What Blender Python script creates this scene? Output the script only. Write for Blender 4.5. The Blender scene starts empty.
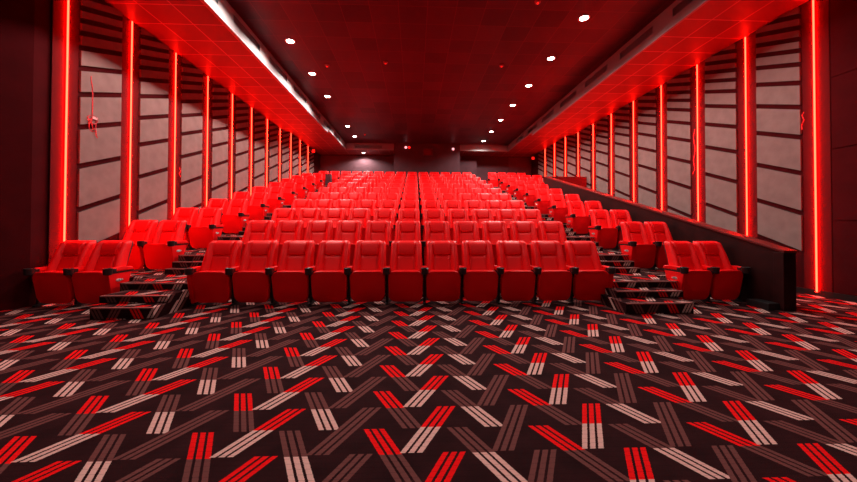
import bpy, bmesh, math, random
from mathutils import Vector, Matrix
random.seed(7)
C = bpy.context.scene.collection
S = bpy.context.scene

# ------------------------------------------------------------------ camera, world, exposure
cam_d = bpy.data.cameras.new('camera')
cam = bpy.data.objects.new('camera', cam_d); C.objects.link(cam); S.camera = cam
YAW, PITCH, ROLL, FPX = 0.0391, 0.0130, 0.0029, 333.0
_fw = Vector((math.sin(YAW), math.cos(YAW), 0)); _rt = Vector((math.cos(YAW), -math.sin(YAW), 0)); _up = Vector((0, 0, 1))
_c, _s = math.cos(PITCH), math.sin(PITCH); _fw, _up = _c*_fw + _s*_up, _c*_up - _s*_fw
_c, _s = math.cos(ROLL), math.sin(ROLL); _rt, _up = _c*_rt + _s*_up, _c*_up - _s*_rt
M = Matrix((( _rt.x, _up.x, -_fw.x, 0), (_rt.y, _up.y, -_fw.y, 0), (_rt.z, _up.z, -_fw.z, 1.2), (0, 0, 0, 1)))
cam.matrix_world = M
cam_d.sensor_fit = 'HORIZONTAL'; cam_d.sensor_width = 36.0; cam_d.lens = 36.0*FPX/857.0
cam_d.shift_x = 0.7445/857.0; cam_d.shift_y = -19.79/857.0
cam_d.clip_start = 0.05; cam_d.clip_end = 100

world = bpy.data.worlds.new('world'); S.world = world; world.use_nodes = True
world.node_tree.nodes['Background'].inputs['Color'].default_value = (0.02, 0.006, 0.008, 1)
world.node_tree.nodes['Background'].inputs['Strength'].default_value = 0.3
S.view_settings.view_transform = 'Standard'; S.view_settings.look = 'None'
S.view_settings.exposure = 0.36; S.view_settings.gamma = 1.0
S.view_settings.use_curve_mapping = False
S.cycles.use_denoising = True
S.cycles.max_bounces = 8; S.cycles.diffuse_bounces = 5; S.cycles.glossy_bounces = 3
S.cycles.sample_clamp_indirect = 6.0
LAMP_W = 46.0          # each ceiling downlight
LED_GAIN = 76.0        # neon tubes on the walls

# ------------------------------------------------------------------ materials
def mat(name, col, rough=0.6, metal=0.0, spec=0.5, bump=0.0, bscale=60.0, var=0.0, vscale=8.0, sheen=0.0, coat=0.0):
    m = bpy.data.materials.new(name); m.use_nodes = True
    nt = m.node_tree; b = nt.nodes['Principled BSDF']
    b.inputs['Base Color'].default_value = (*col, 1); b.inputs['Roughness'].default_value = rough
    b.inputs['Metallic'].default_value = metal; b.inputs['Specular IOR Level'].default_value = spec
    if sheen: b.inputs['Sheen Weight'].default_value = sheen
    if coat: b.inputs['Coat Weight'].default_value = coat
    if bump or var:
        tc = nt.nodes.new('ShaderNodeTexCoord'); n = nt.nodes.new('ShaderNodeTexNoise')
        n.inputs['Scale'].default_value = bscale if bump else vscale; n.inputs['Detail'].default_value = 4
        nt.links.new(tc.outputs['Object'], n.inputs['Vector'])
        if bump:
            bp = nt.nodes.new('ShaderNodeBump'); bp.inputs['Strength'].default_value = bump; bp.inputs['Distance'].default_value = 0.01
            nt.links.new(n.outputs['Fac'], bp.inputs['Height']); nt.links.new(bp.outputs['Normal'], b.inputs['Normal'])
        if var:
            n2 = nt.nodes.new('ShaderNodeTexNoise'); n2.inputs['Scale'].default_value = vscale; n2.inputs['Detail'].default_value = 3
            nt.links.new(tc.outputs['Object'], n2.inputs['Vector'])
            r = nt.nodes.new('ShaderNodeValToRGB')
            r.color_ramp.elements[0].position = 0.3; r.color_ramp.elements[1].position = 0.7
            r.color_ramp.elements[0].color = (*[c*(1-var) for c in col], 1)
            r.color_ramp.elements[1].color = (*[min(1, c*(1+var)) for c in col], 1)
            nt.links.new(n2.outputs['Fac'], r.inputs['Fac']); nt.links.new(r.outputs['Color'], b.inputs['Base Color'])
    return m
def emis(name, col, strength):
    m = bpy.data.materials.new(name); m.use_nodes = True
    b = m.node_tree.nodes['Principled BSDF']
    b.inputs['Base Color'].default_value = (*[min(1, c) for c in col], 1)
    b.inputs['Emission Color'].default_value = (*col, 1); b.inputs['Emission Strength'].default_value = strength
    return m

M_leather = mat('red_leather', (0.95, 0.0025, 0.005), 0.48, spec=0.22, bump=0.12, bscale=45)
M_leather_p = mat('red_leather_pad', (0.95, 0.0025, 0.005), 0.48, spec=0.22, bump=0.15, bscale=25)
M_black = mat('black_plastic', (0.012, 0.010, 0.011), 0.35)
M_blackm = mat('black_metal', (0.015, 0.013, 0.014), 0.45, metal=0.3)
M_chrome = mat('chrome', (0.75, 0.72, 0.72), 0.3, metal=0.6)
M_wall = mat('dark_wall_fabric', (0.060, 0.0020, 0.0032), 0.9, spec=0.08, bump=0.2, bscale=120, var=0.15, vscale=3)
M_wallred = mat('red_wall_board', (0.095, 0.003, 0.004), 0.8, spec=0.1, bump=0.1, bscale=80)
M_panel = mat('grey_acoustic_fabric', (0.270, 0.165, 0.150), 0.95, spec=0.1, bump=0.35, bscale=140, var=0.10, vscale=5)
M_edge = mat('dark_panel_edge', (0.03, 0.008, 0.008), 0.8)
M_fascia = mat('pale_fascia_paint', (0.24, 0.205, 0.205), 0.55, bump=0.05, bscale=10, var=0.08, vscale=2)
M_vent = mat('dark_vent', (0.10, 0.10, 0.105), 0.5)
M_slat = mat('vent_slat', (0.22, 0.22, 0.23), 0.45, metal=0.3)
M_wood = mat('dark_wood_laminate', (0.022, 0.0035, 0.0035), 0.5, spec=0.12, bump=0.08, bscale=30, var=0.3, vscale=5)
M_woodcap = mat('dark_wood_cap', (0.09, 0.008, 0.007), 0.4, spec=0.25, var=0.2, vscale=6)
M_backwall = mat('grey_wall_fabric', (0.085, 0.042, 0.050), 0.9, spec=0.15, bump=0.2, bscale=90, var=0.1, vscale=2)
M_backdark = mat('dark_red_wall_fabric', (0.05, 0.014, 0.018), 0.9, bump=0.2, bscale=90)
M_nose = mat('step_nosing', (0.30, 0.10, 0.09), 0.5, var=0.3, vscale=30)
M_white = mat('lamp_trim', (0.75, 0.72, 0.70), 0.4)
M_led = emis('red_neon', (1.0, 0.0050, 0.0021), LED_GAIN)
M_ledback = mat('led_channel', (0.35, 0.02, 0.02), 0.5)
M_lamp = emis('lamp_glow', (1.0, 0.93, 0.86), 30.0)
M_redlamp = emis('small_red_lamp', (1.0, 0.015, 0.01), 0.9)
M_pinklamp = emis('small_pink_lamp', (1.0, 0.35, 0.38), 1.5)
M_cord = mat('red_cord', (0.55, 0.02, 0.03), 0.5)
M_tag = mat('pale_tag', (0.75, 0.45, 0.45), 0.6)
M_window = mat('port_window', (0.16, 0.02, 0.03), 0.15)

class NT:
    def __init__(s, nt): s.nt = nt
    def m(s, op, a, b=None, c=None):
        n = s.nt.nodes.new('ShaderNodeMath'); n.operation = op
        for i, v in enumerate((a, b, c)):
            if v is None: continue
            if isinstance(v, (int, float)): n.inputs[i].default_value = v
            else: s.nt.links.new(v, n.inputs[i])
        return n.outputs[0]
    def mix(s, f, a, b):
        n = s.nt.nodes.new('ShaderNodeMix'); n.data_type = 'RGBA'
        s.nt.links.new(f, n.inputs[0])
        for i, v in ((6, a), (7, b)):
            if isinstance(v, tuple): n.inputs[i].default_value = (*v, 1)
            else: s.nt.links.new(v, n.inputs[i])
        return n.outputs[2]
def carpet():
    m = bpy.data.materials.new('patterned_carpet'); m.use_nodes = True
    nt = m.node_tree; q = NT(nt); B = nt.nodes['Principled BSDF']
    B.inputs['Roughness'].default_value = 0.95; B.inputs['Specular IOR Level'].default_value = 0.06
    tc = nt.nodes.new('ShaderNodeTexCoord'); sp = nt.nodes.new('ShaderNodeSeparateXYZ')
    nt.links.new(tc.outputs['Object'], sp.inputs[0])
    X = sp.outputs[0]; Y = q.m('SUBTRACT', sp.outputs[1], sp.outputs[2])
    ns = nt.nodes.new('ShaderNodeTexNoise'); ns.inputs['Scale'].default_value = 150; nt.links.new(tc.outputs['Object'], ns.inputs['Vector'])
    X = q.m('ADD', X, q.m('MULTIPLY', q.m('SUBTRACT', ns.outputs['Fac'], 0.5), 0.010))
    P = 0.4464; PX = 0.49
    def bars(y0, x0, sl):
        v = q.m('DIVIDE', q.m('SUBTRACT', y0, Y), P)
        t = q.m('FRACT', v)
        c = q.m('ADD', q.m('SUBTRACT', q.m('SUBTRACT', X, x0), q.m('MULTIPLY', t, sl)), PX/2)
        idx = q.m('FLOOR', q.m('DIVIDE', c, PX))
        par = q.m('FLOORED_MODULO', idx, 2.0)
        d = q.m('SUBTRACT', q.m('FLOORED_MODULO', c, PX), PX/2)
        inb = q.m('LESS_THAN', q.m('ABSOLUTE', d), 0.060)
        w = q.m('ABSOLUTE', q.m('SUBTRACT', q.m('FLOORED_MODULO', q.m('ADD', d, 0.0225), 0.045), 0.0225))
        line = q.m('LESS_THAN', w, 0.0150)
        # short rungs: the yarn is broken across each line
        rung = q.m('GREATER_THAN', q.m('FRACT', q.m('MULTIPLY', Y, 1/0.0372)), 0.10)
        # tiny trim so the two halves start cleanly
        return q.m('MULTIPLY', inb, line), par, q.m('LESS_THAN', t, 0.5), rung
    a, pa, ua, ra = bars(2.436, 0.253, 0.230)
    b, pb, ub, rb = bars(2.222, 0.215, -0.230)
    RED, WHITE, DIM = (0.86, 0.005, 0.007), (0.70, 0.43, 0.38), (0.150, 0.052, 0.048)
    n1 = nt.nodes.new('ShaderNodeTexNoise'); n1.inputs['Scale'].default_value = 5; n1.inputs['Detail'].default_value = 5
    nt.links.new(tc.outputs['Object'], n1.inputs['Vector'])
    n3 = nt.nodes.new('ShaderNodeTexNoise'); n3.inputs['Scale'].default_value = 260; n3.inputs['Detail'].default_value = 2
    nt.links.new(tc.outputs['Object'], n3.inputs['Vector'])
    base = q.mix(q.m('MULTIPLY', n1.outputs['Fac'], n3.outputs['Fac']), (0.004, 0.001, 0.0015), (0.080, 0.020, 0.023))
    # even columns of "\": dim above white ; odd: red above dim
    ev = q.mix(ua, WHITE, DIM); od = q.mix(ua, DIM, RED); ca = q.mix(pa, ev, od)
    ev2 = q.mix(ub, WHITE, RED); cb = q.mix(pb, ev2, DIM)
    col = q.mix(a, base, ca); col = q.mix(b, col, cb)
    dk = q.m('ADD', 0.72, q.m('MULTIPLY', q.m('MULTIPLY', ra, n3.outputs['Fac']), 0.5))
    vm = nt.nodes.new('ShaderNodeVectorMath'); vm.operation = 'SCALE'
    nt.links.new(col, vm.inputs[0]); nt.links.new(dk, vm.inputs['Scale'])
    nt.links.new(vm.outputs[0], B.inputs['Base Color'])
    bp = nt.nodes.new('ShaderNodeBump'); bp.inputs['Strength'].default_value = 0.4; bp.inputs['Distance'].default_value = 0.01
    nt.links.new(n3.outputs['Fac'], bp.inputs['Height']); nt.links.new(bp.outputs['Normal'], B.inputs['Normal'])
    return m
M_carpet = carpet()

def tiles(name, colA, colB, seam, x0, y0, size, rough, sw=0.010):
    """square ceiling tiles with a thin metal grid; each tile its own slight tone"""
    m = bpy.data.materials.new(name); m.use_nodes = True
    nt = m.node_tree; q = NT(nt); B = nt.nodes['Principled BSDF']; B.inputs['Roughness'].default_value = rough; B.inputs['Specular IOR Level'].default_value = 0.22
    tc = nt.nodes.new('ShaderNodeTexCoord'); sp = nt.nodes.new('ShaderNodeSeparateXYZ'); nt.links.new(tc.outputs['Object'], sp.inputs[0])
    u = q.m('DIVIDE', q.m('SUBTRACT', sp.outputs[0], x0), size); v = q.m('DIVIDE', q.m('SUBTRACT', sp.outputs[1], y0), size)
    du = q.m('ABSOLUTE', q.m('SUBTRACT', q.m('FRACT', q.m('ADD', u, 0.5)), 0.5)); dv = q.m('ABSOLUTE', q.m('SUBTRACT', q.m('FRACT', q.m('ADD', v, 0.5)), 0.5))
    sm = q.m('LESS_THAN', q.m('MINIMUM', du, dv), sw/size)
    cb = nt.nodes.new('ShaderNodeCombineXYZ'); nt.links.new(q.m('FLOOR', u), cb.inputs[0]); nt.links.new(q.m('FLOOR', v), cb.inputs[1])
    wn = nt.nodes.new('ShaderNodeTexWhiteNoise'); nt.links.new(cb.outputs[0], wn.inputs['Vector'])
    col = q.mix(wn.outputs['Value'], colA, colB); col = q.mix(sm, col, seam)
    nt.links.new(col, B.inputs['Base Color'])
    n = nt.nodes.new('ShaderNodeTexNoise'); n.inputs['Scale'].default_value = 40; nt.links.new(tc.outputs['Object'], n.inputs['Vector'])
    bp = nt.nodes.new('ShaderNodeBump'); bp.inputs['Strength'].default_value = 0.15; bp.inputs['Distance'].default_value = 0.01
    nt.links.new(n.outputs['Fac'], bp.inputs['Height']); nt.links.new(bp.outputs['Normal'], B.inputs['Normal'])
    return m
M_soffit = tiles('soffit_tiles', (0.165, 0.020, 0.020), (0.23, 0.028, 0.028), (0.50, 0.12, 0.12), 5.16-0.6*20, 6.2, 0.6, 0.5)
M_ceil = tiles('ceiling_tiles', (0.045, 0.009, 0.018), (0.090, 0.016, 0.028), (0.125, 0.022, 0.034), 3.85-0.6*20, 6.2, 0.6, 0.45, 0.007)

# ------------------------------------------------------------------ mesh helpers
def obj(name, bm, m, parent=None, smooth=False, loc=(0, 0, 0)):
    me = bpy.data.meshes.new(name)
    bmesh.ops.recalc_face_normals(bm, faces=bm.faces)
    bm.to_mesh(me); bm.free()
    if smooth:
        for p in me.polygons: p.use_smooth = True
    me.materials.append(m)
    o = bpy.data.objects.new(name, me); C.objects.link(o); o.location = loc
    if parent: o.parent = parent
    return o
def box(bm, x0, x1, y0, y1, z0, z1, bev=0.0, seg=2):
    r = bmesh.ops.create_cube(bm, size=1.0)
    for v in r['verts']:
        v.co = Vector(((x0+x1)/2 + v.co.x*(x1-x0), (y0+y1)/2 + v.co.y*(y1-y0), (z0+z1)/2 + v.co.z*(z1-z0)))
    if bev:
        es = {e for v in r['verts'] for e in v.link_edges}
        bmesh.ops.bevel(bm, geom=list(es), offset=bev, segments=seg, affect='EDGES', profile=0.5)
    return bm
def B(*a, **k): return box(bmesh.new(), *a, **k)
def prism(bm, prof, axis, a0, a1, bev=0.0, seg=2):
    """closed 2D outline extruded along an axis: 'x' outline=(y,z), 'y' outline=(x,z), 'z' outline=(x,y)"""
    def P(p, a): return {'x': (a, p[0], p[1]), 'y': (p[0], a, p[1]), 'z': (p[0], p[1], a)}[axis]
    v0 = [bm.verts.new(P(p, a0)) for p in prof]; v1 = [bm.verts.new(P(p, a1)) for p in prof]
    f = [bm.faces.new(v0), bm.faces.new(v1)]
    n = len(prof)
    for i in range(n): bm.faces.new((v0[i], v0[(i+1) % n], v1[(i+1) % n], v1[i]))
    if bev:
        es = [e for ff in f for e in ff.edges]
        bmesh.ops.bevel(bm, geom=es, offset=bev, segments=seg, affect='EDGES', profile=0.5)
    return bm
def cyl(bm, c, r, h, axis='z', n=20, r2=None):
    rot = {'z': Matrix(), 'x': Matrix.Rotation(math.pi/2, 4, 'Y'), 'y': Matrix.Rotation(math.pi/2, 4, 'X')}[axis]
    bmesh.ops.create_cone(bm, cap_ends=True, segments=n, radius1=r, radius2=r if r2 is None else r2, depth=h, matrix=Matrix.Translation(c) @ rot)
    return bm
def tube(bm, pts, r, n=6):
    pts = [Vector(p) for p in pts]; rings = []
    for i, p in enumerate(pts):
        d = (pts[min(i+1, len(pts)-1)] - pts[max(i-1, 0)]).normalized()
        a = d.cross(Vector((0.3, 0.9, 0.2))).normalized(); b = d.cross(a)
        rings.append([bm.verts.new(p + a*r*math.cos(2*math.pi*k/n) + b*r*math.sin(2*math.pi*k/n)) for k in range(n)])
    for i in range(len(rings)-1):
        for k in range(n): bm.faces.new((rings[i][k], rings[i][(k+1) % n], rings[i+1][(k+1) % n], rings[i+1][k]))
    bm.faces.new(rings[0]); bm.faces.new(rings[-1])
    return bm
def tag(o, label=None, cat=None, group=None, kind=None):
    if label: o['label'] = label
    if cat: o['category'] = cat
    if group: o['group'] = group
    if kind: o['kind'] = kind
    return o
def struct(name, bm, m, parent=None, label=None):
    o = obj(name, bm, m, parent)
    if not parent: o['kind'] = 'structure'
    if label: o['label'] = label
    return o
def empty(name, loc=(0, 0, 0)):
    o = bpy.data.objects.new(name, None); C.objects.link(o); o.location = loc; o.empty_display_size = 0.1
    return o
def dup(root, loc):
    r = root.copy(); C.objects.link(r); r.location = loc
    for ch in root.children:
        c = ch.copy(); C.objects.link(c); c.parent = r
        for g in ch.children:
            d = g.copy(); C.objects.link(d); d.parent = c
    return r
ORD = ['first', 'second', 'third', 'fourth', 'fifth', 'sixth', 'seventh', 'eighth', 'ninth', 'tenth', 'eleventh', 'twelfth', 'thirteenth', 'fourteenth']

# ------------------------------------------------------------------ dimensions
XL, XR = -5.55, 6.95           # faces of the wall panelling
WL, WR = -5.588, 6.988
WLN = -5.95          # left wall nearer the screen, set back
#          # wall planes behind it
ZS1, ZS2, YSTEP = 5.215, 5.35, 14.5   # soffit heights before and after the step
XIL, XIR = -3.764, 5.164       # inner edges of the side soffits
ZC = 5.71                      # main ceiling
YF, YB, YBF = -3.0, 19.75, 18.3
ROW0, PITCH_R, RISE = 5.0, 1.2, 0.3024
def fl(k): return 0.0 if k == 0 else 0.342 + RISE*(k-1)
def rowy(k): return ROW0 + PITCH_R*k

# ------------------------------------------------------------------ the shell
struct('floor', B(WL-0.6, WR+0.2, YF, YB, -0.2, 0.0), M_carpet, label='dark carpet with red, white and brown herringbone stripes')
struct('wall_left', B(WL-0.6, WL, 5.33, YB, 0, 6.0), M_wall)
struct('wall_left', prism(bmesh.new(), [(WLN-0.2, YF), (WLN, YF), (WLN, 4.55), (WL-0.03, 5.10), (WL-0.03, 5.33), (WLN-0.2, 5.33)], 'z', 0, 6.0), M_wall)
struct('wall_right', B(WR, WR+0.2, YF, YB, 0, 6.0), M_wall)
struct('baseboard_right', B(WR-0.015, WR, YF, YB, 0, 0.10), M_blackm)
struct('baseboard_left', B(WLN, WLN+0.015, YF, 4.55, 0, 0.10), M_blackm)
struct('ceiling', B(WL-0.6, WR+0.2, YF, YB+0.2, ZC, ZC+0.2), M_ceil, label='dark tiled main ceiling')
# plain wall cladding panels nearer the screen (seams every 1.2 m in height)
for side, xw, sg in (('left', WLN, 1), ('right', WR, -1)):
    bm = bmesh.new()
    for z0 in (0.1, 1.3, 2.5, 3.7):
        for y0 in (-2.6, -0.3, 2.0):
            y1 = y0 + 2.29 + (1.1 if y0 == 2.0 else 0)
            a, b = sorted((xw, xw + sg*0.012)); box(bm, a, b, y0, min(y1, 4.5 if side == 'left' else 5.29), z0+0.005, z0 + 1.19 + (0.3 if z0 == 3.7 else 0))
    struct('wall_'+side, bm, M_wall)
# the red boards between panelling and neon
# side soffits
for side, a, b in (('left', WL, XIL), ('right', XIR, WR)):
    bm = bmesh.new(); a, b = (WLN, b-0.03) if side == 'left' else (a+0.03, b); box(bm, a, b, YF, YSTEP, ZS1, ZS1+0.05); box(bm, a, b, YSTEP, YB, ZS2, ZS2+0.05)
    box(bm, a, b, YSTEP-0.01, YSTEP, ZS1, ZS2+0.05)
    struct('ceiling', bm, M_soffit, label='red lit tiled soffit along the %s wall' % side)
bm = bmesh.new(); box(bm, XIL-0.029, -1.151, YBF+0.03, YB-0.001, ZS2+0.001, ZS2+0.05); box(bm, 2.481, XIR+0.029, YBF+0.03, YB-0.001, ZS2+0.001, ZS2+0.05)
struct('ceiling', bm, M_soffit, label='tiled soffit along the back wall')
# fascias with recessed vent slots
SL0, SLH0, SLH1, SLL, SLP = 6.99 - 1.72*6, 5.395, 5.57, 1.17, 1.72
def fascia(side, x, sg):
    bm = bmesh.new(); a, b = sorted((x, x + sg*0.05))
    segs = [(SL0 + SLP*i, SL0 + SLP*i + SLL) for i in range(12)]
    segs = [s for s in segs if s[1] < YBF-0.2 and s[0] > YF]
    for ya, yb, zb, zs, zu, zt in ((YF, YSTEP, ZS1-0.01, SLH0, SLH1, 5.62), (YSTEP, YBF, ZS2-0.01, ZS2+0.06, 5.59, 5.62)):
        box(bm, a, b, ya, yb, zb, zs); box(bm, a, b, ya, yb, zu, zt)
        y = ya
        for s in [q for q in segs if ya <= q[0] < yb]: box(bm, a, b, y, s[0], zs, zu); y = s[1]
        box(bm, a, b, y, yb, zs, zu)
    a2, b2 = sorted((x + sg*0.03, x + sg*0.10))
    box(bm, a2, b2, YF, YBF, 5.6, ZC)        # set-back shadow gap up to the ceiling
    struct('trim_%d' % (1 if side == 'left' else 2), bm, M_fascia, label='pale fascia board of the %s soffit' % side)
    return [s for s in segs if s[0] > 3]
vl = fascia('left', XIL, -1); vr = fascia('right', XIR, 1)
bm = bmesh.new()
for a, b in ((XIL, -1.15), (2.48, XIR)):
    box(bm, a, b, YBF, YBF+0.05, ZS2-0.01, 5.40 if a < 0 else 5.62)
    if a < 0: box(bm, a, b, YBF, YBF+0.05, 5.59, 5.62); box(bm, a, -3.3, YBF, YBF+0.05, 5.40, 5.59); box(bm, -1.8, b, YBF, YBF+0.05, 5.40, 5.59)
    box(bm, a, b, YBF+0.03, YBF+0.1, 5.6, ZC); continue
    box(bm, a, b, YBF, YBF+0.05, ZS2-0.01, 5.62); box(bm, a, b, YBF+0.03, YBF+0.1, 5.6, ZC)
struct('trim_3', bm, M_fascia, label='pale fascia board of the rear soffit')
def vent(loc, L, label, group, zh, face):
    r = empty('air_vent', loc); tag(r, label, 'air vent', group)
    t = 0.02
    def bx(bm, u0, u1, d0, d1, z0, z1):
        # u along the fascia, d = depth into it
        if face == 'y': return box(bm, u0, u1, d0, d1, z0, z1)
        sg = 1 if face == 'x+' else -1
        a, b = sorted((sg*d0, sg*d1)); return box(bm, a, b, u0, u1, z0, z1)
    bm = bmesh.new(); bx(bm, 0, L, 0.12, 0.14, 0, zh); obj('backing', bm, M_vent, r)
    bm = bmesh.new()
    bx(bm, 0, L, -0.006, 0.02, 0, t*0.6); bx(bm, 0, L, -0.006, 0.02, zh-t*0.6, zh)
    bx(bm, 0, t*0.6, -0.006, 0.02, 0, zh); bx(bm, L-t*0.6, L, -0.006, 0.02, 0, zh)
    obj('frame', bm, M_slat, r)
    bm = bmesh.new()
    for i in range(1, 6): bx(bm, t, L-t, 0.02, 0.05, zh*i/6-0.004, zh*i/6+0.004)
    obj('slats', bm, M_slat, r)
    return r
for side, x, vs, f in (('left', XIL, vl, 'x-'), ('right', XIR, vr, 'x+')):
    for i, s in enumerate(vs):
        near = s[0] < YSTEP
        zb, zh = (SLH0, SLH1-SLH0) if near else (ZS2+0.06, 0.18)
        vent((x, s[0], zb), SLL, 'long dark air vent in the pale fascia of the %s soffit, %s from the front' % (side, ORD[i]), 'air vents along the %s soffit' % side, zh, f)
vent((-3.3, YBF-0.006, ZS2+0.05), 1.5, 'wide dark air vent in the fascia of the rear soffit', None, 0.19, 'y')

# back wall, projection booth box, lower lighter part
struct('wall_back', B(WL-0.2, WR+0.2, YB, YB+0.2, 0, 6.0), M_backdark)
bm = bmesh.new(); box(bm, WL, 2.5, YB-0.04, YB, 2.5, 5.28); box(bm, 3.62, 5.58, YB-0.04, YB, 2.5, 4.68); box(bm, 5.62, WR, YB-0.02, YB, 2.5, 5.3)
struct('wall_back', bm, M_backwall, label='grey fabric cladding on the back wall')
struct('wall_back', B(2.48, 3.60, YB-0.45, YB-0.04, 2.5, 5.02), M_backwall, label='grey pier beside the projection booth')
struct('wall_back', B(-1.15, 2.48, YBF-0.02, YB-0.5, 2.9, ZC), M_backwall, label='projecting booth wall in the middle of the back wall')
pw = empty('projection_window', (0.44, YBF-0.03, 5.04)); tag(pw, 'small dim red projection window high in the middle of the back wall', 'window')
bm = bmesh.new()
for a, b, c, d in ((0, 0.56, 0, 0.03), (0, 0.56, 0.38, 0.41), (0, 0.03, 0, 0.41), (0.53, 0.56, 0, 0.41)): box(bm, a, b, -0.03, 0.01, c, d)
obj('frame', bm, mat('port_frame', (0.10, 0.03, 0.035), 0.5), pw)
obj('pane', B(0.03, 0.53, -0.005, 0.005, 0.03, 0.38), M_window, pw)
for x, z, m, nm, lb in ((-0.50, 5.48, M_pinklamp, 'signal_lamp', 'small pale red lamp on the booth wall, leftmost of the pair'), (-0.31, 5.48, M_redlamp, 'signal_lamp', 'small deep red lamp on the booth wall, rightmost of the pair'), (2.10, 5.42, M_pinklamp, 'signal_lamp', 'small pink lamp alone at the end of the booth wall')):
    r = empty(nm, (x, YBF-0.02, z)); tag(r, lb, 'lamp', 'signal lamps on the booth wall')
    bm = bmesh.new(); cyl(bm, (0, -0.02, 0), 0.085, 0.04, 'y'); obj('housing', bm, M_blackm, r)
    bm = bmesh.new(); bmesh.ops.create_uvsphere(bm, u_segments=16, v_segments=8, radius=0.07, matrix=Matrix.Translation((0, -0.045, 0))); obj('lens', bm, m, r, True)

# ------------------------------------------------------------------ wall panelling and neon
NB = 11; PYE_ = 13.2
GAPS = [0.72, 1.445, 2.165, 2.815, 3.36, 3.80, 4.14, 4.39, 4.60, 4.81, 5.02]
def bay(side, i):
    x = XL if side == 'left' else XR; w = WL if side == 'left' else WR
    y0 = 5.51 + 1.2*i + 0.215; y1 = y0 + 0.765; rise = 0.29
    ztop = (ZS1 if y1 < YSTEP else ZS2) - 0.01
    r = empty('acoustic_panelling', (w, y0, 0))
    tag(r, 'bay of sloping grey fabric panels on the %s wall, %s behind the first neon tube' % (side, ORD[i]) if i else 'bay of sloping grey fabric panels on the %s wall, widest and nearest the screen' % side,
        'wall panelling', 'panel bays on the %s wall' % side)
    g = GAPS; zfl = fl(max(0, min(10, int((y0-5.62)//1.2)+2))) if (side == 'left' or y0 > PYE_) else 0.0
    zfl += 0.02 if zfl else 0.0
    n = 0
    for j in range(len(g)):
        z0 = g[j] + 0.046; z1 = (g[j+1] if j+1 < len(g) else g[j] + 0.21) - 0.046
        # outline in (y, z), clipped against the soffit
        A = (0, z0); Bp = (y1-y0, z0+rise); Cc = (y1-y0, z1+rise); D = (0, z1)
        if z0 >= ztop - 0.03: break
        poly = [A, Bp, Cc, D]; out = []
        for k in range(4):
            p, q_ = poly[k], poly[(k+1) % 4]
            if p[1] <= ztop: out.append(p)
            if (p[1] <= ztop) != (q_[1] <= ztop):
                t = (ztop-p[1])/(q_[1]-p[1]); out.append((p[0] + t*(q_[0]-p[0]), ztop))
        low = []
        for k in range(len(out)):
            p, q_ = out[k], out[(k+1) % len(out)]
            if p[1] >= zfl: low.append(p)
            if (p[1] >= zfl) != (q_[1] >= zfl):
                t = (zfl-p[1])/(q_[1]-p[1]); low.append((p[0] + t*(q_[0]-p[0]), zfl))
        out = low
        if len(out) < 3: continue
        bm = bmesh.new(); d = x - w
        prism(bm, out, 'x', 0.002 if d > 0 else -0.002, d, bev=0)
        o = obj('fabric_panel', bm, M_panel, r); o.data.materials.append(M_edge); n += 1
        for pl in o.data.polygons: pl.material_index = 0 if abs(pl.normal.x) > 0.9 else 1
    return r
def neon(side, i):
    w = WL if side == 'left' else WR; x = XL if side == 'left' else XR; sg = 1 if side == 'left' else -1
    y = 5.51 + 1.2*i; zt = (ZS1 if y < YSTEP else ZS2) - 0.012
    zb = 0.06
    if side == 'right' and y > 13.4: zb = fl(7) - 0.1
    elif side == 'left': zb = max(0.1, fl(max(0, i)) - 0.2)
    r = empty('neon_strip', (w, y, zb))
    if i == 0: lb = 'thin glowing red neon strip on the %s wall, nearest the screen' % side
    elif i == 10: lb = 'thin glowing red neon strip on the %s wall, nearest the back wall' % side
    else: lb = 'thin glowing red neon strip on the %s wall, %s from the screen' % (side, ORD[i])
    tag(r, lb, 'neon light', 'neon strips on the %s wall' % side)
    h = zt - zb
    a, b = sorted((sg*0.001, sg*0.010)); obj('backing_board', B(a, b, -0.200, 0.200, 0, h), M_wallred, r)
    a, b = sorted((sg*0.012, sg*0.024)); obj('channel', B(a, b, -0.007, 0.007, 0, h), M_ledback, r)
    bm = bmesh.new(); cyl(bm, (sg*0.032, 0, h/2), 0.0110, h-0.02, 'z', 10); obj('glowing_tube', bm, M_led, r, True)
    return r
for side in ('left', 'right'):
    for i in range(NB):
        if i < NB-0: neon(side, i)
        if i < NB: bay(side, i)

# ------------------------------------------------------------------ low wall beside the seats on the right
PX0, PX1, PY0, PSL = 5.22, 5.40, 4.52, 0.268
ptop = lambda y: 0.86 + PSL*(y-PY0)
PYE = 13.2
bm = bmesh.new(); prism(bm, [(PY0+0.02, 0), (PYE, 0), (PYE, ptop(PYE)-0.03), (PY0+0.02, ptop(PY0)-0.03)], 'x', PX0+0.015, PX1-0.015)
pr = struct('wall_partition', bm, M_wood, label='low dark wooden wall sloping up beside the seats')
bm = bmesh.new(); prism(bm, [(PY0-0.01, ptop(PY0)-0.035), (PYE, ptop(PYE)-0.035), (PYE, ptop(PYE)), (PY0-0.01, ptop(PY0))], 'x', PX0-0.005, PX1+0.02, 0.006)
obj('cap_rail', bm, M_woodcap, pr)
obj('end_post', B(PX0, PX1+0.005, PY0, PY0+0.14, 0.0, 0.83, bev=0.005), M_wood, pr)
obj('plinth', B(PX0-0.16, PX0+0.01, PY0+0.06, PY0+0.38, 0.0, 0.10, bev=0.004), M_blackm, pr)
pc = struct('wall_partition', B(PX1, XR-0.002, PYE, PYE+0.14, 0, ptop(PYE)-0.03), M_wallred, label='red lit cross wall closing the side passage')
obj('cap_rail', B(PX1-0.1, XR-0.002, PYE-0.015, PYE+0.16, ptop(PYE)-0.03, ptop(PYE)+0.005, bev=0.005), M_woodcap, pc)

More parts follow.
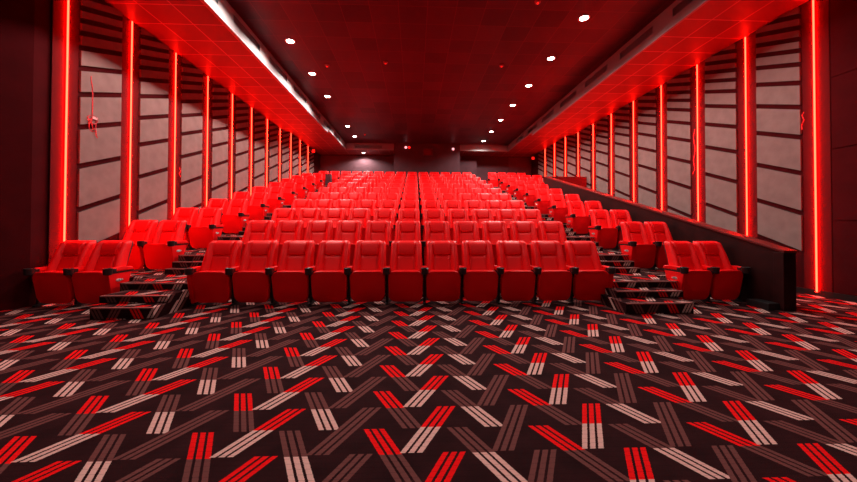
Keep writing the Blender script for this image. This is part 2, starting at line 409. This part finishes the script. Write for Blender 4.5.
# ------------------------------------------------------------------ tiers and aisle steps
AL, AR = (-4.31, -3.30), (3.06, 4.12)
NR = 11
for k in range(1, NR):
    f = fl(k); y0 = ROW0 + 0.62 + 1.2*(k-1); y1 = y0 + 1.2 if k < NR-1 else YB
    f0 = max(0.0, f-0.5)
    xr = PX0 if y0 < PYE - 0.3 else WR
    bm = bmesh.new()
    for a, b in ((WL, AL[0]), (AL[1], AR[0]), (AR[1], xr)): box(bm, a, b, y0, y1, f0, f)
    ya = 5.06 + 1.2*(k-1); yb = ya + 1.2 if k < NR-1 else YB
    for a, b in (AL, AR): box(bm, a, b, ya, yb, f0, f)
    struct('floor', bm, M_carpet, label='carpeted seating tier, %s step of the rake' % ORD[k-1])
def step(x0, x1, y0, y1, z0, z1, label, side):
    o = empty('aisle_step', ((x0+x1)/2, y0, z0)); tag(o, label, 'step', 'carpeted steps of the %s aisle' % side); 
    w = (x1-x0)/2; h = z1-z0
    c = obj('tread_block', B(-w, w, 0, y1-y0, 0, h-0.004), M_carpet, o)
    obj('nosing', B(-w+0.01, w-0.01, -0.006, 0.028, h-0.016, h, bev=0.003), M_nose, o)
    o['kind'] = 'structure'
    return o
for side, A, y1, y2, xa0, xa1, xb0, xb1 in (('left', AL, 4.375, 4.62, -4.09, -3.31, -4.20, -3.31), ('right', AR, 4.44, 4.77, 2.88, 3.83, 2.95, 3.96)):
    step(xa0, xa1, y1, 5.06, 0, 0.15, 'widest carpeted step at the foot of the %s aisle' % side, side)
    step(xb0, xb1, y2, 5.06, 0.15, 0.25, 'second carpeted step at the foot of the %s aisle' % side, side)
    for k in range(1, NR):
        f = fl(k); ye = 5.06 + 1.2*(k-1)
        bm_n = (A[0]+0.02, A[1]-0.02)
        n = obj('trim_%d' % (10+k), B(bm_n[0], bm_n[1], ye-0.006, ye+0.028, f-0.016, f+0.002, bev=0.003), M_nose); n['kind'] = 'structure'; n['label'] = 'tier edge nosing in the %s aisle' % side
        if k < NR-1:
            yn = ye + 1.2
            step(A[0]+0.01, A[1]-0.01, yn-0.34, yn, f, f+0.101, 'lower carpeted step of the %s aisle leading to the %s seat row' % (side, ORD[k+1]), side)
            step(A[0]+0.01, A[1]-0.01, yn-0.17, yn, f+0.101, f+0.202, 'upper carpeted step of the %s aisle leading to the %s seat row' % (side, ORD[k+1]), side)

# ------------------------------------------------------------------ seats
SW = 0.574
def sstep(a, b, x):
    t = max(0.0, min(1.0, (x-a)/(b-a))); return t*t*(3-2*t)
def backrest_bm():
    """upholstered back: wing bolsters, padded head area, lumbar pad; local z 0.40..0.95"""
    bm = bmesh.new(); NU, NV = 34, 30
    def pt(u, v, back):
        z = 0.40 + 0.55*v
        hw = 0.246 + 0.020*sstep(0.75, 0.0, v)
        # rounded top corners
        if v > 0.90: hw -= 0.030*((v-0.90)/0.10)**2
        yb = 0.185 + 0.215*v + 0.02*math.sin(math.pi*v)*0          # front reference
        x = u*hw; au = abs(u)
        if back:
            return (x*0.99, yb + 0.085 + 0.03*(1-v), z - 0.0)
        f = 0.0
        inner = 0.50 + 0.12*sstep(0.45, 0.0, v)*0 + (0.08*sstep(0.55, 1.0, v))
        wing = sstep(inner-0.02, inner+0.26, au)*(0.058 - 0.030*sstep(0.55, 1.0, v))
        f += wing
        head = sstep(0.585, 0.635, v)*(1 - sstep(inner-0.05, inner+0.02, au))
        f += 0.034*head*math.sin(math.pi*min(1, max(0, (v-0.54)/0.50)))**0.6
        lum = (1-sstep(0.54, 0.58, v))*(1 - sstep(inner-0.06, inner+0.01, au))
        f += 0.014*lum
        f -= 0.014*math.exp(-((v-0.595)/0.018)**2)*(1 - sstep(inner, inner+0.05, au))
        f -= 0.012*math.exp(-((au-inner)/0.03)**2)
        f -= 0.006*math.exp(-((v-0.14)/0.02)**2)*(1 - sstep(inner, inner+0.05, au))
        # roll the rim back
        e = max(0, (au-0.86)/0.14); f -= 0.050*e**2.2
        e = max(0, (v-0.92)/0.08); f -= 0.050*e**2.2
        return (x, yb - f, z)
    F = [[bm.verts.new(pt(-1 + 2*i/NU, j/NV, False)) for i in range(NU+1)] for j in range(NV+1)]
    K = [[bm.verts.new(pt(-1 + 2*i/NU, j/NV, True)) for i in range(0, NU+1)] for j in range(NV+1)]
    for j in range(NV):
        for i in range(NU):
            bm.faces.new((F[j][i], F[j][i+1], F[j+1][i+1], F[j+1][i]))
            bm.faces.new((K[j][i+1], K[j][i], K[j+1][i], K[j+1][i+1]))
    for j in range(NV):
        bm.faces.new((F[j][0], F[j+1][0], K[j+1][0], K[j][0])); bm.faces.new((F[j+1][NU], F[j][NU], K[j][NU], K[j+1][NU]))
    for i in range(NU):
        bm.faces.new((F[NV][i], F[NV][i+1], K[NV][i+1], K[NV][i])); bm.faces.new((F[0][i+1], F[0][i], K[0][i], K[0][i+1]))
    return bm
def rrect(hw, z0, z1, r, n=6):
    pts = []
    for cx, cz, a0 in ((hw-r, z1-r, 0), (-hw+r, z1-r, 90), (-hw+r, z0+r, 180), (hw-r, z0+r, 270)):
        for k in range(n+1):
            a = math.radians(a0 + 90*k/n); pts.append((cx + r*math.cos(a), cz + r*math.sin(a)))
    return pts
def cushion_bm():
    """folding seat: a deep rounded block, its leather face turned to the screen"""
    bm = bmesh.new(); rings = []
    # (y, inset, z squash): lofted rounded rectangles from front to back
    prof = [(0.020, 0.075), (0.006, 0.040), (0.000, 0.018), (0.004, 0.006), (0.016, 0.0), (0.050, -0.001), (0.12, 0.004), (0.20, 0.012), (0.255, 0.030)]
    prof = [(-0.004, 0.10)] + prof[1:]
    for y, ins in prof:
        hw = 0.262 - ins; z0 = 0.040 + ins + max(0, y-0.05)*1.1; z1 = 0.515 - ins*0.8 
        P = rrect(hw, z0, z1, max(0.01, min(0.100, hw*0.5) - ins*0.3))
        ring = []
        for (x, z) in P:
            lean = (0.515-z)*0.19
            bulge = -0.010*(1-(x/0.26)**2)*(1-((z-0.29)/0.24)**2) if y < 0.03 else 0
            # narrower towards the floor
            sx = 1 - 0.04*max(0, (0.30-z)/0.25)
            ring.append(bm.verts.new((x*sx, y + lean*(1-y/0.30) + bulge, z)))
        rings.append(ring)
    n = len(rings[0])
    for a, b in zip(rings, rings[1:]):
        for k in range(n): bm.faces.new((a[k], a[(k+1) % n], b[(k+1) % n], b[k]))
    # front face: a fan with bulge
    c = bm.verts.new((0, 0.024, 0.29))
    for k in range(n): bm.faces.new((rings[0][(k+1) % n], rings[0][k], c))
    bm.faces.new(rings[-1])
    return bm
def arm_bm(x):
    bm = bmesh.new()
    prism(bm, [(0.06, 0.505), (0.33, 0.505), (0.40, 0.50), (0.41, 0.53), (0.37, 0.556), (0.25, 0.566), (0.12, 0.565), (0.06, 0.560)], 'x', x-0.037, x+0.037, 0.012, 3)
    return bm
def cup_bm(x):
    bm = bmesh.new(); n = 22
    rings = []
    for r, z in ((0.042, 0.470), (0.051, 0.478), (0.055, 0.545), (0.058, 0.552), (0.057, 0.562), (0.051, 0.566), (0.042, 0.562), (0.039, 0.550), (0.036, 0.490)):
        rings.append([bm.verts.new((x + r*math.cos(2*math.pi*k/n), 0.005 + r*1.0*math.sin(2*math.pi*k/n), z)) for k in range(n)])
    for a, b in zip(rings, rings[1:]):
        for k in range(n): bm.faces.new((a[k], a[(k+1) % n], b[(k+1) % n], b[k]))
    bm.faces.new(rings[0]); bm.faces.new(rings[-1])
    prism(bm, [(0.03, 0.492), (0.11, 0.492), (0.11, 0.552), (0.03, 0.552)], 'x', x-0.040, x+0.040, 0.006)
    return bm
def standard_bm(x):
    """black upright between two seats, with its foot"""
    bm = bmesh.new()
    prism(bm, [(0.07, 0.0), (0.30, 0.0), (0.30, 0.02), (0.22, 0.03), (0.22, 0.30), (0.36, 0.505), (0.05, 0.505), (0.05, 0.46), (0.12, 0.38), (0.12, 0.03), (0.07, 0.02)], 'x', x-0.020, x+0.020, 0.004)
    return bm
def side_bm(x, sg):
    bm = bmesh.new()
    prism(bm, [(0.075, 0.035), (0.235, 0.035), (0.255, 0.10), (0.40, 0.50), (-0.01, 0.50), (-0.005, 0.44), (0.05, 0.15)], 'x', x-0.026, x+0.026, 0.014, 3)
    return bm
def emblem_bm(x, sg):
    """chrome row badge: an oval with two looped strokes"""
    bm = bmesh.new(); a, b = sorted((x+sg*0.026, x+sg*0.034))
    P = [(0.155 + 0.050*math.cos(t), 0.375 + 0.022*math.sin(t)) for t in [2*math.pi*k/20 for k in range(20)]]
    prism(bm, P, 'x', a, b, 0.002)
    tube(bm, [(x+sg*0.040, 0.135, 0.37), (x+sg*0.040, 0.150, 0.395), (x+sg*0.040, 0.163, 0.36), (x+sg*0.040, 0.176, 0.393), (x+sg*0.040, 0.192, 0.362), (x+sg*0.040, 0.205, 0.39), (x+sg*0.040, 0.216, 0.372)], 0.006, 6)
    return bm
me_cache = {}
def scx(bm, f):
    for v in bm.verts: v.co.x *= f
    return bm
def part(name, key, fn, m, parent, smooth=True):
    if key in me_cache:
        o = bpy.data.objects.new(name, me_cache[key]); C.objects.link(o); o.parent = parent; return o
    o = obj(name, fn(), m, parent, smooth); me_cache[key] = o.data; return o
def autosmooth(me):
    try:
        me.set_sharp_from_angle(angle=math.radians(42))
    except Exception: pass
def make_seat(kind, hx=SW/2):
    """kind: 'mid' arm on its lesser-x side only; 'endL' panel on lesser-x side; 'endR' panel also on the greater-x side"""
    t = empty('cinema_seat')
    f = min(1.0, hx/(SW/2))
    part('backrest', ('back', hx), lambda: scx(backrest_bm(), f), M_leather_p, t)
    part('back_shell', ('shell', hx), lambda: prism(bmesh.new(), [(0.245, 0.30), (0.300, 0.28), (0.515, 0.925), (0.485, 0.935), (0.30, 0.42)], 'x', -0.235*f, 0.235*f, 0.010), M_black, t)
    part('seat_cushion', ('cush', hx), lambda: scx(cushion_bm(), f), M_leather, t)
    part('seat_hinge', ('hinge', hx), lambda: cyl(bmesh.new(), (0, 0.20, 0.26), 0.018, 2*0.262*f, 'x', 10), M_blackm, t)
    def arm(sg, end):
        x = sg*hx; k = (sg, hx)
        part('armrest', ('arm',)+k, lambda: arm_bm(x), M_leather, t)
        part('cup_holder', ('cup',)+k, lambda: cup_bm(x), M_black, t)
        if end:
            s = part('side_panel', ('side',)+k, lambda: side_bm(x, sg), M_leather, t)
            part('arm_bracket', ('brk',)+k, lambda: prism(bmesh.new(), [(-0.02, 0.478), (0.40, 0.478), (0.42, 0.508), (-0.02, 0.508)], 'x', x-0.031, x+0.031, 0.006), M_black, t)
            part('badge', ('emb',)+k, lambda: emblem_bm(x, sg), M_chrome, s, False)
            part('leg', ('foot',)+k, lambda: box(box(bmesh.new(), x-0.02, x+0.02, 0.13, 0.19, 0.01, 0.06), x-0.03, x+0.03, 0.07, 0.30, 0.0, 0.018), M_blackm, t, False)
        else:
            part('leg', ('std',)+k, lambda: standard_bm(x), M_blackm, t, False)
    if kind == 'mid': arm(-1, False)
    elif kind == 'endL': arm(-1, True)
    elif kind == 'endR': arm(-1, False); arm(1, True)
    elif kind == 'endRs': arm(-1, False); arm(1, False)
    return t
protos = {}
def seat(kind, x, k, label, group, hx=SW/2, y=None):
    loc = (x, rowy(k) if y is None else y, fl(k))
    key = (kind, hx)
    if key in protos: o = dup(protos[key], loc)
    else: o = make_seat(kind, hx); protos[key] = o; o.location = loc
    tag(o, label, 'cinema seat', group); return o
X0 = -3.004
for k in range(NR):
    a, b = (0, 10) if k < NR-1 else (-3, 10)
    for i in range(a, b+1):
        kind = 'endL' if i == a else ('endR' if i == b else 'mid')
        row = 'front row' if k == 0 else ('rearmost row' if k == NR-1 else '%s row from front' % ORD[k])
        n = b-a+1; j = i-a
        pos = 'beside the left aisle' if j == 0 else 'beside the right aisle' if j == n-1 else 'exactly in the middle' if j*2 == n-1 else ('%s from left aisle' % ORD[j] if j < n/2 else '%s from right aisle' % ORD[n-1-j])
        if k == NR-1 and j == 0: pos = 'nearest the left wall'
        seat(kind, X0 + i*SW, k, 'red leather seat, centre block, %s, %s' % (row, pos), 'centre block seats, %s' % row)
HS = 0.265
for k in range(NR-1):
    row = 'front row' if k == 0 else '%s row from front' % ORD[k]
    seat('mid', -5.255 if k == 0 else -5.20, k, 'red leather seat against the left wall, %s' % row, 'seats left of the left aisle', 0.2725 if k == 0 else HS)
    seat('endR', -4.71 if k == 0 else -4.67, k, 'red leather seat, outer left block, %s, beside the aisle steps' % row, 'seats left of the left aisle', 0.2725 if k == 0 else HS)
for k in range(NR):
    row = 'front row' if k == 0 else ('rearmost row' if k == NR-1 else '%s row from front' % ORD[k])
    xs = [4.47, 5.0][:2] if k < 8 else ([4.47, 5.0, 5.53] if k == 8 else [4.47, 5.0, 5.53, 6.06])
    xs = [x-0.03 for x in xs]
    if k < 8: xs = [4.42, 4.915]
    hx = 0.2475 if k < 8 else HS
    if k == NR-1: xs = [4.08, 4.60, 5.12, 5.64]
    for j, x in enumerate(xs):
        kind = 'endL' if j == 0 else ('endRs' if j == len(xs)-1 else 'mid')
        if len(xs) == 2: pos = ('beside the right aisle steps' if j == 0 else 'beside the low wooden wall') if k < 7 else ('beside the right aisle steps' if j == 0 else 'away from the aisle steps')
        else: pos = ['beside the right aisle steps', 'second in from the aisle steps', 'third in from the aisle steps', 'fourth in from the aisle steps'][j]
        seat(kind, x, k, 'red leather seat, outer right block, %s, %s' % (row, pos), 'seats right of the right aisle', hx)
for me in set(me_cache.values()): autosmooth(me)
for o in C.objects:
    if o.name.startswith('glowing_tube') : autosmooth(o.data)

# small dark pedestal at the head of the left aisle
pd = empty('pedestal_box', (-4.33, 16.75, fl(9))); tag(pd, 'narrow dark box standing at the head of the left aisle', 'box')
obj('cabinet_body', B(-0.14, 0.14, 0, 0.25, 0.03, 1.0, bev=0.008), M_backwall, pd); obj('base', B(-0.16, 0.16, -0.01, 0.26, 0, 0.03), M_blackm, pd)

# ------------------------------------------------------------------ lamps
def downlight(x, y, z, label, group, power=1.0):
    if y < 6.0: power *= 0.85 if y > 4 else 0.12       # the lamps nearest the screen are dimmed
    r = empty('recessed_downlight', (x, y, z)); tag(r, label, 'ceiling light', group)
    bm = bmesh.new(); n = 28; rg = []
    for rad, zz in ((0.120, 0.0), (0.120, -0.014), (0.095, -0.016), (0.088, -0.004)):
        rg.append([bm.verts.new((rad*math.cos(2*math.pi*k/n), rad*math.sin(2*math.pi*k/n), zz)) for k in range(n)])
    for a, b in zip(rg, rg[1:]):
        for k in range(n): bm.faces.new((a[k], a[(k+1) % n], b[(k+1) % n], b[k]))
    obj('trim_ring', bm, M_white, r, True)
    bm = bmesh.new(); bmesh.ops.create_uvsphere(bm, u_segments=20, v_segments=10, radius=0.085, matrix=Matrix.Diagonal((1, 1, 0.28, 1)))
    obj('lamp_lens', bm, M_lamp, r, True)
    ld = bpy.data.lights.new('downlight_beam', 'SPOT'); ld.energy = LAMP_W*power*4; ld.spot_size = math.radians(157); ld.spot_blend = 0.40
    ld.shadow_soft_size = 0.05; ld.color = (1.0, 0.90, 0.84)
    lo = bpy.data.objects.new('beam', ld); C.objects.link(lo); lo.parent = r; lo.location = (0, 0, -0.06)
    return r
li = 0
for i in range(-6, 6):
    if i == 3: continue
    y = 8.22 + 1.746*i
    downlight(-3.06, y, ZC, 'round white downlight in the left ceiling row, %s' % ('nearest the screen' if i == -6 else '%s counted from the screen end' % ORD[li]), 'downlights of the left ceiling row'); li += 1
downlight(-2.95, 19.2, ZS2, 'round white downlight in the rear soffit shining down the back wall', None, 1.0)
for j, i in enumerate(range(-5, 7)):
    y = 7.02 + 1.746*i
    downlight(3.65, y, ZC, 'round white downlight in the right ceiling row, %s counted from the screen end' % ORD[j], 'downlights of the right ceiling row')
DT = {(-2.48, 9.42): 'beside the left downlights towards the screen', (-0.82, 9.17): 'left of the ceiling centre', (-2.47, 16.49): 'beside the left downlights near the back wall', (2.42, 9.20): 'inside the right row of downlights', (2.45, 6.53): 'nearest the screen, inside the right downlights'}
for (x, y), w in DT.items():
    r = empty('smoke_detector', (x, y, ZC)); tag(r, 'small round smoke detector on the ceiling, ' + w, 'smoke detector', 'smoke detectors on the main ceiling')
    bm = bmesh.new(); cyl(bm, (0, 0, -0.02), 0.055, 0.04, 'z', 20, 0.065); obj('housing', bm, mat('detector_shell', (0.35, 0.06, 0.07), 0.5), r)
    bm = bmesh.new(); bmesh.ops.create_uvsphere(bm, u_segments=12, v_segments=8, radius=0.022, matrix=Matrix.Translation((0, 0, -0.045))); obj('indicator', bm, M_redlamp, r, True)
# glowing boxes high on the side walls at the back
for x, y, z, w in ((-5.42, 17.98, 5.17, 'left'), (6.80, 18.9, 5.10, 'right')):
    r = empty('sign_box', (x, y, z)); tag(r, 'small glowing red box sign high at the back of the %s wall' % w, 'sign', 'red box signs at the back')
    sg = -1 if w == 'left' else 1
    obj('housing', B(-0.09, 0.09, 0, 0.05, -0.09, 0.09, bev=0.005), M_blackm, r); obj('bracket', B(*sorted((0.085*sg, (abs((WL if w == 'left' else WR)-x))*sg)), 0.015, 0.035, -0.02, 0.02), M_blackm, r)
    obj('lit_face', B(-0.075, 0.075, -0.008, 0.0, -0.075, 0.075), M_redlamp, r)
# cords hanging on the panelling
def cord(name, label, cols, r_, tagpt=None):
    o = obj(name, tube(bmesh.new(), cols[0], r_), M_cord); tag(o, label, 'cord')
    for c in cols[1:]: obj('loop', tube(bmesh.new(), c, r_), M_cord, o, True)
    if tagpt: obj('label_tag', B(tagpt[0]-0.006, tagpt[0]+0.002, tagpt[1]-0.05, tagpt[1]+0.04, tagpt[2]-0.025, tagpt[2]+0.02), M_tag, o)
    return o
xw = XL + 0.005
loop = [(xw + 0.01*math.sin(3*t), 5.93 + 0.07*math.sin(t), 2.92 + 0.12*math.cos(t)) for t in [2*math.pi*k/18 for k in range(18)]]
loop2 = [(xw + 0.012 + 0.008*math.sin(2*t), 5.92 + 0.085*math.sin(t), 3.00 + 0.07*math.cos(t)) for t in [2*math.pi*k/18 for k in range(18)]]
loop3 = [(xw + 0.02, 5.86 + 0.02*k, 2.98 - 0.035*k + 0.05*math.sin(k*1.7)) for k in range(8)]
cord('hanging_cord', 'red cord with a tangled loop hanging on the left wall panelling near the screen', [[(xw, 5.89, 3.74), (xw, 5.895, 3.66), (xw, 5.92, 3.55), (xw, 5.925, 3.3), (xw, 5.92, 3.06), (xw+0.01, 5.90, 2.98)], loop, loop2, loop3], 0.007, (xw+0.02, 5.96, 3.04))
xr_ = XR - 0.005
cord('hanging_cord', 'short kinked red cord on the right wall beside the neon nearest the screen', [[(xr_, 5.66, 3.25), (xr_, 5.69, 3.20), (xr_, 5.66, 3.11), (xr_, 5.70, 3.02), (xr_, 5.69, 2.94)]], 0.007)
cord('hanging_cord', 'long wavy red cord on the right wall behind the second neon strip', [[(xr_, 7.98, 3.62), (xr_, 8.02, 3.40), (xr_, 7.97, 3.1), (xr_, 8.03, 2.85), (xr_, 7.99, 2.62), (xr_, 8.05, 2.5)]], 0.007)
cord('hanging_cord', 'short red cord on the left wall beside the third neon strip', [[(XL+0.005, 8.05, 2.56), (XL+0.005, 8.09, 2.48), (XL+0.005, 8.05, 2.40), (XL+0.005, 8.1, 2.33)]], 0.007)
